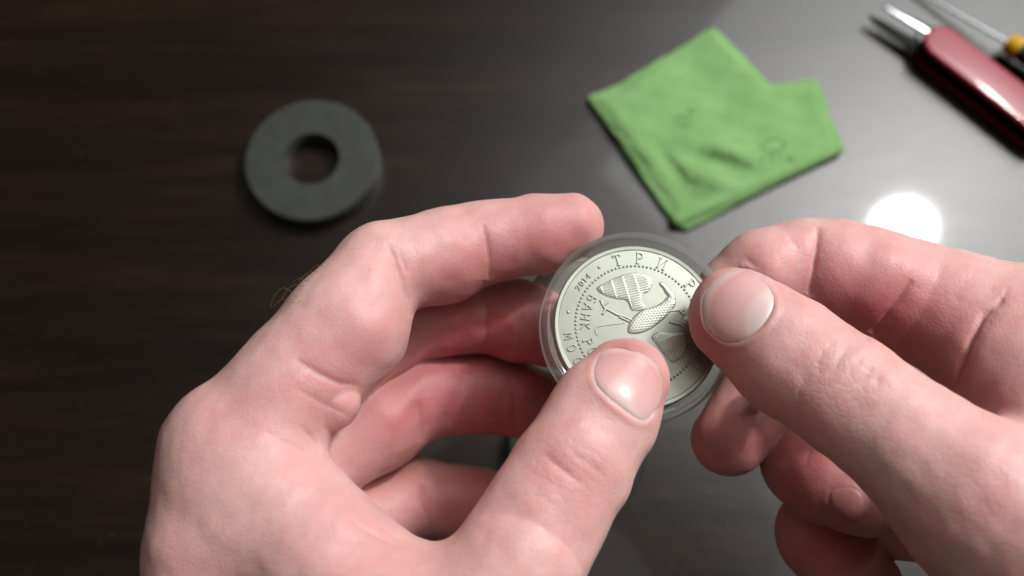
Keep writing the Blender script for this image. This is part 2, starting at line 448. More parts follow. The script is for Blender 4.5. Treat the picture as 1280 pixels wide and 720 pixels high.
def poly_sd(X, poly):
    """signed distance to a closed polygon, negative inside"""
    A = np.array(poly, float); B = np.roll(A, -1, 0)
    d = np.full(len(X), 1e18); inside = np.zeros(len(X), bool)
    for a, b in zip(A, B):
        e = b-a; t = np.clip(((X-a)@e)/(e@e), 0, 1)
        d = np.minimum(d, ((X-a-t[:, None]*e)**2).sum(1))
        c = (a[1] <= X[:, 1]) != (b[1] <= X[:, 1])
        with np.errstate(divide='ignore', invalid='ignore'):
            xi = a[0]+(X[:, 1]-a[1])/(b[1]-a[1])*e[0]
        inside ^= c & (X[:, 0] < xi)
    return np.where(inside, -1, 1)*np.sqrt(d)
def line_d(X, pts):
    A = np.array(pts, float); d = np.full(len(X), 1e18); tt = np.zeros(len(X)); n = len(A)-1
    for i in range(n):
        a, b = A[i], A[i+1]; e = b-a; t = np.clip(((X-a)@e)/(e@e), 0, 1)
        q = ((X-a-t[:, None]*e)**2).sum(1); m = q < d
        d = np.where(m, q, d); tt = np.where(m, (i+t)/n, tt)
    return np.sqrt(d), tt
def smooth_closed(poly, n=2):
    P = np.array(poly, float)
    for _ in range(n):
        Q = np.roll(P, -1, 0); P = np.stack([P*0.75+Q*0.25, P*0.25+Q*0.75], 1).reshape(-1, 2)
    return P
def sstep(a, b, x):
    t = np.clip((x-a)/(b-a), 0, 1); return t*t*(3-2*t)
def pix(P):
    return np.stack([640+P[:, 0]*F_PX/P[:, 2], 360-P[:, 1]*F_PX/P[:, 2]], 1)

# ------------------------------------------------------------------ hands
def build_hand(label, palm, fingers, lo, hi, creases, flush_and_shade, joints, nails, vox=0.5):
    """palm: chains blended together; fingers: (chain, blend with palm)"""
    def f(P):
        P = np.asarray(P, float); d0 = None
        b0, b1 = P.min(0), P.max(0); cc = ((b0+b1)/2)[None]; R = np.linalg.norm(b1-b0)/2
        every = palm+fingers
        nb = [c.near(cc[0]) for c, k in every] if R < 40 else [(0, 0)]*len(every)
        dc = [q[0] for q in nb]; lim = min(q[1] for q in nb)+2.2*R+18
        for (c, k), q in zip(palm, dc):
            if q > lim: continue
            e = c(P); d0 = e if d0 is None else smin(d0, e, k)
        if d0 is None: d0 = np.full(len(P), 99.0)
        d = d0
        for (c, k), q in zip(fingers, dc[len(palm):]):
            if q > lim: continue
            d = np.minimum(d, smin(d0, c(P), k))
        return np.maximum(np.maximum(d, lo[1]+1.5-P[:, 1]), P[:, 0]-hi[0]+1.5)
    P, Q = polygonise(f, lo, hi, vox)
    P = relax(P, Q, 1, 0.35)
    Nn = vert_normals(P, Q)
    r2 = np.random.default_rng(11); un = np.zeros(len(P))
    for i in range(26):                                        # flesh is never quite even
        wl = r2.uniform(3.5, 16); kv = r2.normal(size=3); kv *= 2*math.pi/wl/np.linalg.norm(kv)
        un += 0.0030*wl*np.sin(P@kv+r2.uniform(0, 6.3))
    P = P+Nn*un[:, None]
    Nn = vert_normals(P, Q); X = pix(P)
    # what the front of the hand is: only that is creased
    bx = np.clip((X[:, 0]+400)//5, 0, 420).astype(int); by = np.clip((X[:, 1]+400)//5, 0, 420).astype(int)
    zb = np.full((421, 421), 1e9); np.minimum.at(zb, (bx, by), P[:, 2])
    view = P/np.linalg.norm(P, axis=1, keepdims=True)
    facing = -(Nn*view).sum(1)
    front = (P[:, 2] < zb[bx, by]+5.0) & (facing > -0.15)
    fw = np.where(front, sstep(-0.15, 0.25, facing), 0)
    nail_data = []
    for nd in nails:
        poly = smooth_closed(nd['outline'], 2)
        n = 44
        mn = poly.min(0); mx = poly.max(0)
        gx, gy = np.meshgrid(np.linspace(mn[0], mx[0], n), np.linspace(mn[1], mx[1], n), indexing='ij')
        G = np.stack([gx.ravel(), gy.ravel()], 1); ins = poly_sd(G, poly) < 1
        g = G[ins]; z = np.full(len(g), nd['z0'])
        for _ in range(70): z = z+0.8*f(np.stack([(g[:, 0]-640)*z/F_PX, (360-g[:, 1])*z/F_PX, z], 1))
        c = poly.mean(0); sc = (mx-mn).max()/2
        def basis(q, c=c, sc=sc):
            u = (q[:, 0]-c[0])/sc; v = (q[:, 1]-c[1])/sc
            return np.stack([u**i*v**j for i in range(5) for j in range(5-i)], 1)
        co = np.linalg.lstsq(basis(g), z, rcond=None)[0]
        zf = lambda q, co=co, basis=basis: basis(q)@co
        nail_data.append((nd, poly, zf))
        sd = poly_sd(X, poly)
        ax = np.array(nd['distal'], float)-c; ax /= np.linalg.norm(ax)
        along = ((X-c)@ax)/sc                                    # +1 at the free edge
        m = front & (sd < 22)
        target = zf(X)+0.45
        w_in = np.where(m, sstep(1.0, -3.0, sd), 0)*nd.get('bed', 1.0)
        newz = np.maximum(P[:, 2], target)
        P = P*(1+(w_in*(newz-P[:, 2])/P[:, 2])[:, None])
        rim = np.where(m & (sd > 0), np.exp(-((sd-5)/4.5)**2), 0)*(1-sstep(0.25, 0.75, along))
        P = P-view*(rim*nd.get('rim', 0.5))[:, None]
    for pts, wd, amp in creases:
        m = fw > 0
        d, t = line_d(X[m], pts)
        taper = np.sqrt(np.clip(np.minimum(t, 1-t)*2.6, 0.0, 1))
        g = 0.8*np.exp(-(d/(0.75*wd))**2)+0.55*np.exp(-(d/(2.8*wd))**2)
        P[m] -= Nn[m]*(g*amp*0.62*taper*fw[m])[:, None]
    fl = np.zeros(len(P))
    for px, py, z, r, a in flush_and_shade:
        c = cam_pt(px, py, z); fl += 1.25*a*np.exp(-((P-c)**2).sum(1)/(r*z/F_PX)**2)
    jt = np.zeros(len(P))
    for px, py, z, r, a in joints:
        c = cam_pt(px, py, z); jt += a*np.exp(-((P-c)**2).sum(1)/(r*z/F_PX)**2)
    org = to_world(P.mean(0)[None])[0]
    Wd = to_world(P)-org
    o = mesh_obj('hand', Wd, Q[:, ::-1], M['skin'])
    fix_normals(o)
    o.location = org
    at = o.data.attributes.new('flush_and_shade', 'FLOAT', 'POINT'); at.data.foreach_set('value', np.clip(fl, 0, 1).astype(np.float32))
    at = o.data.attributes.new('joint', 'FLOAT', 'POINT'); at.data.foreach_set('value', np.clip(jt, 0, 1).astype(np.float32))
    tag(o, label, 'hand', 'hands of the person with the coin')
    for nd, poly, zf in nail_data:
        c = poly.mean(0); rings = 14; m = len(poly); V = []; T = []; Fc = []
        ax = np.array(nd['distal'], float)-c; L = np.linalg.norm(ax); ax /= L
        def put(q, dz):
            z = zf(q[None])[0]+dz; V.append(to_world(cam_pt(q[0], q[1], z))-org)
            al = float((q-c)@ax)/L; ac = float((q-c)@np.array([-ax[1], ax[0]]))/L
            T.append(nd['tone'] if 'tone' in nd else 0.5+0.5*(al+0.42*ac*ac))
        put(c, -nd.get('lift', 0.12))
        for k in range(1, rings+1):
            s = k/rings
            for q in poly: put(c+(q-c)*s*1.03, -nd.get('lift', 0.12)+0.40*s**12)
        for q in poly: put(c+(q-c)*1.04, 1.3)
        for i in range(m):
            j = (i+1) % m
            Fc.append((0, 1+i, 1+j))
            for k in range(rings): Fc.append((1+k*m+i, 1+(k+1)*m+i, 1+(k+1)*m+j, 1+k*m+j))
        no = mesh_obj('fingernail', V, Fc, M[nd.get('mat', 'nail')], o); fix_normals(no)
        at = no.data.attributes.new('tone', 'FLOAT', 'POINT'); at.data.foreach_set('value', np.clip(T, 0, 1))
    return o, f

def left_hand():
    palm = [
        (Chain([(283, 560, 190, 80), (272, 680, 186, 86), (272, 830, 186, 98), (290, 1000, 190, 118)], 2), 5),      # back of the hand
        (Chain([(328, 614, 186, 86), (402, 694, 181, 88), (478, 774, 178, 90)], 2), 8),                              # web
        (Chain([(478, 780, 178, 86), (420, 880, 180, 130), (380, 1000, 186, 150)], 3), 10),                           # thenar
        (Chain([(330, 610, 208, 82), (380, 740, 212, 105), (380, 880, 210, 130), (360, 1000, 200, 150)], 3), 8),     # palm
    ]
    tip = coin_z(783, 475)-0.5-54*0.17*0.80
    fingers = [
        (Chain([(648, 702, 178, 84), (715, 587, 185, 74), (755, 519, 190, 69), (783, 475, tip, 54)], 1.5, 0.80), 4),
        (Chain([(585, 815, 173, 100), (648, 702, 178, 84)], 2, 0.9), 9),
        (Union([Chain([(292, 570, 191, 78), (350, 500, 193, 76), (425, 405, 198, 66), (478, 335, 206, 57), (555, 320, 213, 59), (604, 302, 216, 51), (672, 293, 218, 49), (713, 284, 219, 42)], 1.5),
                Chain([(385, 470, 196, 62), (442, 416, 199, 62), (458, 372, 202, 50)], 3)], 6.0), 5),
        (Chain([(330, 545, 214, 70), (440, 440, 226, 55), (520, 404, 233, 46), (604, 396, 235, 44), (648, 400, 235, 51), (725, 425, 233, 42)], 1.5), 5),
        (Chain([(340, 600, 222, 65), (470, 528, 232, 61), (528, 494, 238, 54), (598, 491, 241, 50), (645, 499, 242, 46), (735, 525, 243, 40)], 1.5), 5),
        (Chain([(350, 665, 230, 62), (470, 648, 238, 52), (524, 622, 243, 49), (600, 632, 246, 46), (700, 655, 248, 40)], 1.5), 5),
        (Chain([(350, 500, 190, 50), (416, 503, 191, 34)], 2), 6),                                                    # fold at the finger's root
    ]
    creases = [
        ([(484, 304), (494, 324), (504, 348), (511, 372), (513, 396)], 4.0, 1.3), ([(500, 316), (510, 342)], 2.2, 0.3),
        ([(603, 278), (608, 298), (613, 325), (611, 350)], 4.0, 0.9), 
        ([(605, 350), (608, 395), (606, 440)], 4.5, 0.9),
        ([(368, 448), (400, 468), (425, 480), (450, 482)], 4.0, 1.0),
        ([(366, 482), (395, 500), (420, 512), (444, 523)], 3.0, 0.45),
        ([(330, 537), (355, 552), (385, 563), (400, 570)], 3.5, 0.6), ([(375, 532), (392, 548), (402, 566)], 3.0, 0.8),
        ([(440, 652), (465, 666), (490, 678), (512, 686)], 4.0, 0.6), ([(468, 652), (492, 668), (515, 683)], 2.5, 0.4),
        ([(522, 500), (528, 530), (524, 552)], 4.0, 0.9), ([(640, 470), (644, 510), (640, 545)], 4.5, 0.7),
        ([(528, 605), (526, 625), (536, 655)], 4.0, 0.8),
        ([(680, 566), (692, 578), (708, 590), (727, 606)], 2.6, 0.6), ([(664, 590), (684, 600), (700, 614)], 2.4, 0.16),
        ([(712, 562), (730, 576), (752, 592), (758, 600)], 2.4, 0.25), ([(662, 616), (680, 622), (704, 640)], 2.2, 0.14), ([(728, 556), (745, 566), (760, 582)], 2.2, 0.12),
        ([(268, 500), (262, 530), (256, 560)], 10, 0.25),
    ]
    flush_and_shade = [(722, 282, 206, 55, 0.55), (640, 330, 205, 60, 0.30), (600, 400, 226, 120, 0.62), (650, 505, 232, 110, 0.62), (590, 640, 237, 90, 0.6), (490, 530, 222, 70, 0.3),  # tips and joints redden; inner fingers also get painted shade
             (785, 440, 188, 38, 0.55), (838, 490, 188, 25, 0.4), (705, 590, 176, 55, 0.22), (447, 440, 186, 60, 0.25), (425, 500, 183, 50, 0.25), (470, 650, 168, 90, 0.22), (300, 520, 178, 60, 0.15),
             (215, 560, 188, 45, 0.3), (560, 370, 196, 60, 0.3)]
    nails = [dict(outline=[(741, 466), (745, 450), (753, 439), (767, 433), (787, 437), (810, 447), (823, 460), (830, 477), (828, 497), (820, 513), (808, 527), (797, 525), (780, 513), (760, 497), (747, 483)],
                  distal=(806, 440), z0=168.0, rim=0.30)]
    o, f = build_hand('pale left hand with a hairy knuckle, its thumb pressed flat on the coin face', palm, fingers, (-100, -94, 158), (42, 30, 268), creases, flush_and_shade, [(706, 590, 175, 55, 1), (480, 300, 196, 45, 0.7), (610, 300, 206, 40, 0.6), (425, 500, 183, 60, 0.8), (390, 560, 172, 50, 0.6), (500, 665, 165, 60, 0.5), (290, 520, 178, 60, 0.5)], nails)
    # hairs over the finger's root
    def zsurf(px, py):
        z = np.array([150.0]); 
        for _ in range(90): z = z+0.8*f(np.array([[(px-640)*z[0]/F_PX, (360-py)*z[0]/F_PX, z[0]]]))
        return z[0]
    V, Fc = [], []
    hair = [[(372, 372), (356, 360), (344, 368), (339, 384), (350, 376), (356, 366)], [(380, 358), (368, 356), (358, 364), (352, 374), (344, 378)], [(385, 352), (374, 348), (366, 352)],
            [(398, 340), (386, 340), (374, 350)], [(405, 333), (395, 332), (386, 341)], [(392, 343), (380, 345), (372, 356)], [(372, 380), (376, 376), (379, 382)], [(366, 378), (357, 376), (352, 372)]]
    for path in hair:
        z0 = zsurf(path[0][0]+6, path[0][1]+4)
        z0 = min(z0, 199.0)
        pts = []
        pp = np.array(path, float)
        ext = np.concatenate([[2*pp[0]-pp[1]], pp, [2*pp[-1]-pp[-2]]])
        for i in range(1, len(ext)-2):
            p0, p1, p2, p3 = ext[i-1:i+3]
            for t in np.arange(0, 1, 0.14): pts.append(0.5*(2*p1+(p2-p0)*t+(2*p0-5*p1+4*p2-p3)*t*t+(3*p1-p0-3*p2+p3)*t**3))
        pts.append(pp[-1])
        W = [to_world(cam_pt(q[0], q[1], z0-0.012*i))-np.array(o.location) for i, q in enumerate(pts)]
        rr = [0.000055*(1-0.6*i/len(W)) for i in range(len(W))]
        v, fc = tube(W, rr, 5); n0 = len(V); V += v; Fc += [tuple(i+n0 for i in q) for q in fc]
    mesh_obj('hair', V, Fc, M['hair'], o)
    return o

def right_hand():
    palm = [
        (Chain([(1225, 628, 175, 97), (1340, 720, 171, 138), (1480, 830, 170, 170)], 2), 5),
        (Chain([(1268, 475, 203, 86), (1350, 560, 190, 135), (1480, 700, 185, 170)], 2), 7),
        (Chain([(1300, 450, 211, 106), (1420, 540, 205, 150), (1520, 680, 200, 170)], 2), 8),
        (Chain([(1180, 640, 226, 66), (1330, 640, 220, 126)], 2), 8),
    ]
    tip = coin_z(895, 395)-2.0-63*0.175*0.8
    fingers = [
        (Chain([(922, 396, tip, 62), (988, 447, 191, 74), (1058, 494, 185, 75), (1145, 560, 179, 81), (1225, 628, 175, 97)], 1.5, 0.80), 6),
        (Chain([(1300, 446, 212, 104), (1185, 399, 219, 86), (1150, 382, 221, 79)], 1.5), 7),
        (Chain([(1150, 382, 221, 79), (1085, 356, 222, 72), (1040, 342, 223, 68), (1008, 331, 223, 57), (955, 342, 222, 56), (918, 364, 222, 46)], 1.5), 3),
        (Chain([(1260, 500, 218, 80), (1120, 440, 234, 54), (1010, 440, 236, 54), (948, 500, 230, 52), (911, 549, 226, 46.5)], 1.5), 5),
        (Chain([(1270, 560, 222, 80), (1130, 545, 228, 56), (1012, 578, 226, 58), (1030, 604, 219, 50), (1066, 624, 214, 42), (1086, 637, 212, 34)], 1.5), 5),
        (Chain([(1260, 620, 228, 75), (1130, 615, 236, 50), (1030, 668, 233, 58), (1050, 700, 226, 52), (1090, 725, 220, 36)], 1.5), 5),
        (Chain([(1180, 640, 226, 60), (1118, 668, 222, 31)], 1.5), 4),
    ]
    creases = [
        ([(1023, 283), (1021, 305), (1018, 335), (1010, 372)], 4.0, 1.9),
        ([(930, 320), (944, 334), (958, 347)], 3, 0.5),
        ([(1140, 350), (1122, 378), (1102, 405), (1080, 425)], 4.0, 1.9),
        ([(1255, 372), (1230, 392), (1212, 425), (1196, 462), (1186, 494)], 4.5, 1.9),
        ([(1262, 358), (1245, 385)], 3, 0.5), ([(1190, 365), (1200, 378)], 3, 0.3), ([(985, 295), (1000, 310)], 3, 0.3),
        ([(1032, 434), (1024, 448), (1022, 462), (1028, 470)], 2.2, 0.30), ([(1062, 436), (1050, 446), (1046, 458), (1032, 470)], 2.0, 0.42), ([(1080, 446), (1066, 460), (1062, 468), (1044, 484)], 2.0, 0.32),
        ([(1090, 458), (1082, 472), (1070, 484)], 2.0, 0.4), ([(1100, 470), (1095, 482)], 1.8, 0.3), ([(1012, 470), (1000, 486), (996, 500)], 2.0, 0.3), ([(1045, 425), (1032, 436)], 2, 0.3),
        ([(1020, 552), (1010, 570), (1004, 590)], 3, 0.3),
    ]
    flush_and_shade = [(875, 420, 188, 45, 0.75), (900, 470, 186, 55, 0.35), (930, 330, 205, 45, 0.45), (1060, 390, 205, 90, 0.6), (1130, 450, 205, 90, 0.6), (910, 545, 217, 70, 0.5), (1020, 590, 215, 80, 0.6),  # redness, plus shade painted into the curled and inner fingers
             (1040, 690, 222, 80, 0.5), (1025, 480, 166, 30, 0.45), (1010, 545, 172, 50, 0.3), (1210, 500, 190, 80, 0.3), (1240, 610, 160, 60, 0.2)]
    nails = [dict(outline=[(878, 398), (876, 386), (879, 367), (892, 353), (908, 342), (925, 337), (941, 341), (958, 357), (968, 371), (968, 384), (958, 404), (941, 419), (922, 429), (904, 428), (889, 417), (880, 408)],
                  distal=(884, 372), z0=165.0, rim=0.34),
             dict(outline=[(1036, 614), (1055, 606), (1075, 612), (1081, 628), (1078, 648), (1070, 658), (1050, 653), (1038, 636)], distal=(1082, 640), z0=190.0, rim=0.10, tone=0.5, lift=0.22, bed=0.0, mat='nail_shaded')]  # second nail wears the colour with shade painted in
    o, f = build_hand('pale right hand reaching in with thumb over the capsule rim and fingers curled beneath', palm, fingers, (30, -100, 150), (137, 30, 262), creases, flush_and_shade, [(1050, 465, 173, 55, 1), (1020, 310, 213, 40, 0.7), (1110, 400, 210, 40, 0.5), (1220, 420, 205, 60, 0.6), (1230, 590, 160, 60, 0.4)], nails)
    return o

# ------------------------------------------------------------------ coin and capsule
COIN_Z = 205.5
def frame_at(px, py, z, n, spin=0.0):
    o = Vector(to_world(cam_pt(px, py, z)))
    x = (AX-n*AX.dot(n)).normalized(); y = n.cross(x)
    return Matrix(((x.x, y.x, n.x, o.x), (x.y, y.y, n.y, o.y), (x.z, y.z, n.z, o.z), (0, 0, 0, 1)))
view_c = -(AX*((797-640)/F_PX)+UP*((360-407)/F_PX)+FW).normalized()
half_c = (view_c+(WINDOW_DIR*0.7+LAMP_DIR*0.3).normalized()).normalized()
COIN_N = (view_c*0.34+half_c*0.66).normalized()
COIN_M = frame_at(797, 407, COIN_Z, COIN_N)
def coin_z(px, py):
    """depth in mm of the coin's face where a pixel's ray meets it"""
    d = AX*((px-640)/F_PX)+UP*((360-py)/F_PX)+FW
    return (COIN_M.translation-CAM).dot(COIN_N)/d.dot(COIN_N)*1e3

def stroke(V, Fc, pts, wd, h, z0=-0.02):
    """a raised ridge with sloping sides along 2-d points, millimetres"""
    pts = [np.array(p, float) for p in pts]; n = len(pts); b = len(V)
    for i in range(n):
        t = pts[min(i+1, n-1)]-pts[max(i-1, 0)]; t /= max(np.linalg.norm(t), 1e-9); q = np.array([-t[1], t[0]])
        e = t*(0.25*wd)*(1 if i == n-1 else -1 if i == 0 else 0)
        for s, z in ((-0.5, z0), (-0.25, h), (0.25, h), (0.5, z0)):
            c = pts[i]+q*s*wd+(e if z == z0 else 0)
            V.append((c[0]*1e-3, c[1]*1e-3, z*1e-3))
    for i in range(n-1):
        for k in range(3): Fc.append((b+i*4+k, b+i*4+k+1, b+i*4+k+5, b+i*4+k+4))
    Fc.append((b, b+1, b+2, b+3)); e = b+(n-1)*4; Fc.append((e+3, e+2, e+1, e))
GLYPH = {  # strokes in a 1 x 1 cell
    'Т': [[(.5, 0), (.5, 1)], [(.08, .82), (.08, 1), (.92, 1), (.92, .82)], [(.34, 0), (.66, 0)]],
    'Р': [[(.22, 0), (.22, 1), (.6, 1), (.82, .88), (.82, .62), (.6, .5), (.22, .5)], [(.06, 0), (.38, 0)], [(.08, 1), (.22, 1)]],
    'И': [[(.15, 1), (.15, 0), (.85, 1), (.85, 0)], [(.02, 1), (.28, 1)], [(.02, 0), (.2, 0)], [(.72, 0), (.98, 0)], [(.8, 1), (.98, 1)]],
    'У': [[(.1, 1), (.5, .45)], [(.9, 1), (.4, 0), (.15, .05)]],
    'Б': [[(.8, 1), (.2, 1), (.2, 0), (.62, 0), (.82, .15), (.82, .4), (.62, .55), (.2, .55)]],
    'Л': [[(.05, 0), (.2, .05), (.45, 1), (.85, 1), (.85, 0)]],
    'Я': [[(.8, 0), (.8, 1), (.4, 1), (.2, .88), (.2, .6), (.4, .5), (.8, .5)], [(.5, .5), (.12, 0)], [(.66, 0), (.95, 0)]],
    'А': [[(.05, 0), (.5, 1), (.95, 0)], [(.25, .35), (.75, .35)]],
    'Н': [[(.15, 0), (.15, 1)], [(.85, 0), (.85, 1)], [(.15, .5), (.85, .5)]],
    'К': [[(.18, 0), (.18, 1)], [(.85, 1), (.18, .5), (.88, 0)]],
    'О': [[(.5+.4*math.cos(a*.5236), .5+.5*math.sin(a*.5236)) for a in range(13)]],
    'С': [[(.5+.4*math.cos(a*.5236), .5+.5*math.sin(a*.5236)) for a in range(2, 11)]],
    'М': [[(.08, 0), (.15, 1), (.5, .25), (.85, 1), (.92, 0)]],
    '2': [[(.12, .8), (.3, 1), (.7, 1), (.85, .75), (.1, 0), (.9, 0)]],
    '0': [[(.5+.36*math.cos(a*.5236), .5+.5*math.sin(a*.5236)) for a in range(13)]],
    '1': [[(.25, .78), (.55, 1), (.55, 0)]],
    '4': [[(.7, 0), (.7, 1), (.08, .3), (.92, .3)]],
}
def letter_on(coin, ch, ang, rad, size, wd, outward):
    """ang in photo degrees; outward True: head of the letter points away from the centre"""
    V, Fc = [], []; a = math.radians(ang); er = np.array([math.cos(a), math.sin(a)]); et = np.array([math.sin(a), -math.cos(a)])
    up = er if outward else -er; ri = et if outward else -et
    for st in GLYPH[ch]:
        stroke(V, Fc, [er*rad+ri*(x-.5)*size*0.8+up*(y-.5)*size for x, y in st], wd, 0.34)
    return fix_normals(mesh_obj('letter', V, Fc, M['relief'], coin, smooth=False))
def relief_piece(name, poly_px, coin, h, pattern, res=0.16, mat='relief'):
    """a raised shape on the coin: outline in photo pixels about the coin's centre, height with its own pattern"""
    A = smooth_closed([((x-797)/5.43, (407-y)/5.43) for x, y in poly_px], 2)
    mn = A.min(0)-res; mx = A.max(0)+res
    gx = np.arange(mn[0], mx[0], res); gy = np.arange(mn[1], mx[1], res)
    X = np.stack([g.ravel() for g in np.meshgrid(gx, gy, indexing='ij')], 1); sd = poly_sd(X, A)
    z = np.where(sd < 0, h*(1-np.exp(sd/0.5))+pattern(X)*sstep(0, 0.5, -sd), -0.06+0*sd)
    nx, ny = len(gx), len(gy); keep = sd < res*1.1
    idx = -np.ones(nx*ny, int); idx[keep] = np.arange(keep.sum()); I = idx.reshape(nx, ny)
    Q = np.stack([I[:-1, :-1], I[1:, :-1], I[1:, 1:], I[:-1, 1:]], -1).reshape(-1, 4); Q = Q[(Q >= 0).all(1)]
    V = np.concatenate([X[keep], z[keep, None]], 1)*1e-3
    return mesh_obj(name, V, Q, M[mat], coin)
def build_coin():
    c = empty('coin', COIN_M)
    tag(c, 'silver commemorative coin with embossed eagle, seated in the open clear capsule', 'coin')
    mm = 1e-3
    lathe_obj('blank', [(0, 0), (18.3*mm, 0), (18.45*mm, .25*mm), (19.2*mm, .30*mm), (19.5*mm, .05*mm), (19.5*mm, -2.7*mm), (19.2*mm, -3*mm), (0, -3*mm)], M['coin'], c, 160, closed=False)
    # beads
    V, Fc = [], []
    nb = 96
    for i in range(nb):
        a = 2*math.pi*i/nb; cx, cy = 14.45*math.cos(a), 14.45*math.sin(a); b = len(V)
        for r, z in ((0.34, -.02), (0.26, .17), (0.12, .26)):
            for k in range(7): t = 2*math.pi*k/7; V.append(((cx+r*math.cos(t))*mm, (cy+r*math.sin(t))*mm, z*mm))
        V.append((cx*mm, cy*mm, .28*mm))
        for l in range(2):
            for k in range(7): Fc.append((b+l*7+k, b+l*7+(k+1) % 7, b+l*7+7+(k+1) % 7, b+l*7+7+k))
        for k in range(7): Fc.append((b+14+k, b+14+(k+1) % 7, b+21))
    o = mesh_obj('bead_ring', V, Fc, M['relief'], c); o['kind'] = 'stuff'
    # outer inscription, head outwards:  ТРИ РУБЛЯ
    for ch, a in zip('ТРИ', (105, 86, 67)): letter_on(c, ch, a, 16.4, 2.5, 0.46, True)
    for ch, a in zip('РУБЛЯ', (38, 21, 4, -14, -34)): letter_on(c, ch, a, 16.4, 2.5, 0.46, True)
    # year and mint letters, head inwards
    for ch, a in zip('2014', (147, 142.5, 138.5, 134)): letter_on(c, ch, a, 16.3, 1.25, 0.26, True)
    for ch, a in zip('МО', (189.5, 199.5)): letter_on(c, ch, a, 16.4, 2.0, 0.40, False)
    for ch, a in zip('СПМД'.replace('П', 'Н').replace('Д', 'А'), (211, 221, 231, 241)): letter_on(c, ch, a, 16.4, 2.0, 0.40, False)
    for ch, a in zip('БАНК', (149, 160, 171, 181.5)): letter_on(c, ch, a, 12.3, 2.1, 0.40, False)
    for ch, a in zip('РОССИИ', (199, 210, 221, 232, 243, 254)): letter_on(c, ch, a, 12.3, 2.1, 0.40, False)
    for a in (121.5, 169.5):
        bm = bmesh.new(); bmesh.ops.create_uvsphere(bm, u_segments=12, v_segments=8, radius=0.42*mm)
        for v in bm.verts: v.co.z *= 0.6; v.co.x += 16.4*mm*math.cos(math.radians(a)); v.co.y += 16.4*mm*math.sin(math.radians(a))
        me = bpy.data.meshes.new('dot'); bm.to_mesh(me); bm.free(); me.materials.append(M['relief'])
        d = bpy.data.objects.new('dot', me); COL.objects.link(d); d.parent = c
    # the eagle
    def feathers(ang, fu, fv, amp, ph=0):
        a = math.radians(ang); u = np.array([math.cos(a), math.sin(a)]); v = np.array([-math.sin(a), math.cos(a)])
        def p(X):
            s = X@u; t = X@v; row = np.floor(s*fu)
            sc = np.abs(np.sin((t*fv+row*0.5+ph)*math.pi)); fr = s*fu-row
            return amp*(sc**0.6)*(0.45+0.55*(1-fr))-0.5*amp
        return p
    e = lambda x: 0.0*x[:, 0]
    relief_piece('wing', [(743, 359), (756, 352), (771, 344), (785, 339), (796, 337), (808, 338), (817, 344), (820, 350), (816, 358), (813, 363), (807, 365), (805, 370), (805, 377), (809, 382), (806, 387), (795, 389), (789, 388), (786, 378), (782, 374), (775, 374), (761, 371), (752, 367)], c, 0.24, feathers(195, 0.36, 1.7, 0.15), 0.12)
    relief_piece('wing', [(812, 421), (824, 413), (839, 417), (855, 414), (861, 424), (860, 434), (855, 443), (847, 451), (838, 456), (827, 442), (817, 428)], c, 0.24, feathers(-70, 0.40, 1.7, 0.15), 0.12)
    relief_piece('body', [(782, 417), (786, 402), (800, 387), (816, 383), (829, 377), (838, 366), (847, 369), (848, 379), (841, 387), (838, 392), (827, 402), (815, 411), (805, 416), (793, 419)], c, 0.32, feathers(32, 1.5, 1.6, 0.10, 0.3), 0.12)
    relief_piece('head', [(825, 352), (829, 348), (835, 352), (842, 359), (848, 368), (847, 375), (838, 375), (837, 368), (833, 364), (831, 358)], c, 0.34, feathers(120, 1.2, 2.2, 0.05), 0.12)
    relief_piece('head', [(852, 398), (862, 391), (872, 393), (868, 401), (860, 408), (850, 408)], c, 0.34, feathers(20, 1.2, 2.2, 0.05), 0.12)
    for paths in ([[(790, 400), (782, 396), (771, 393), (764, 389), (756, 385), (753, 380), (751, 375)], [(757, 386), (753, 393)], [(755, 381), (760, 377)], [(787, 402), (774, 396)]],
                  [[(836, 388), (848, 386), (857, 386)], [(852, 386), (858, 382)], [(852, 387), (857, 392)]],
                  [[(838, 402), (848, 404), (856, 399), (866, 399)], [(850, 404), (856, 408)]]):
        V, Fc = [], []
        for st in paths: stroke(V, Fc, [((x-797)/5.43, (407-y)/5.43) for x, y in st], 0.60, 0.36)
        fix_normals(mesh_obj('claw', V, Fc, M['relief'], c, smooth=False))
    V, Fc = [], []
    stroke(V, Fc, [((x-797)/5.43, (407-y)/5.43) for x, y in [(745, 420), (743, 413), (746, 409), (764, 406), (780, 404)]], 0.34, 0.22)
    fix_normals(mesh_obj('scroll', V, Fc, M['relief'], c, smooth=False))
    return c
def dish(name, mw, label):
    mm = 1e-3; c = empty(name, mw); tag(c, label, 'coin capsule', 'two halves of the coin capsule')
    lathe_obj('rim', [(r*mm, z*mm) for r, z in ((19.62, -3.1), (19.62, -.55), (19.8, -.4), (20.9, -.4), (21.15, -.3), (21.25, 1.2), (21.5, 1.45), (22.2, 1.45), (22.55, 1.1), (22.6, -3.9), (22.2, -4.4), (19.62, -4.4))], M['acrylic'], c, 160)
    lathe_obj('base_plate', [(r*mm, z*mm) for r, z in ((0, -3.15), (19.6, -3.15), (19.6, -4.3), (0, -4.3))], M['acrylic'], c, 128, closed=False)
    return c

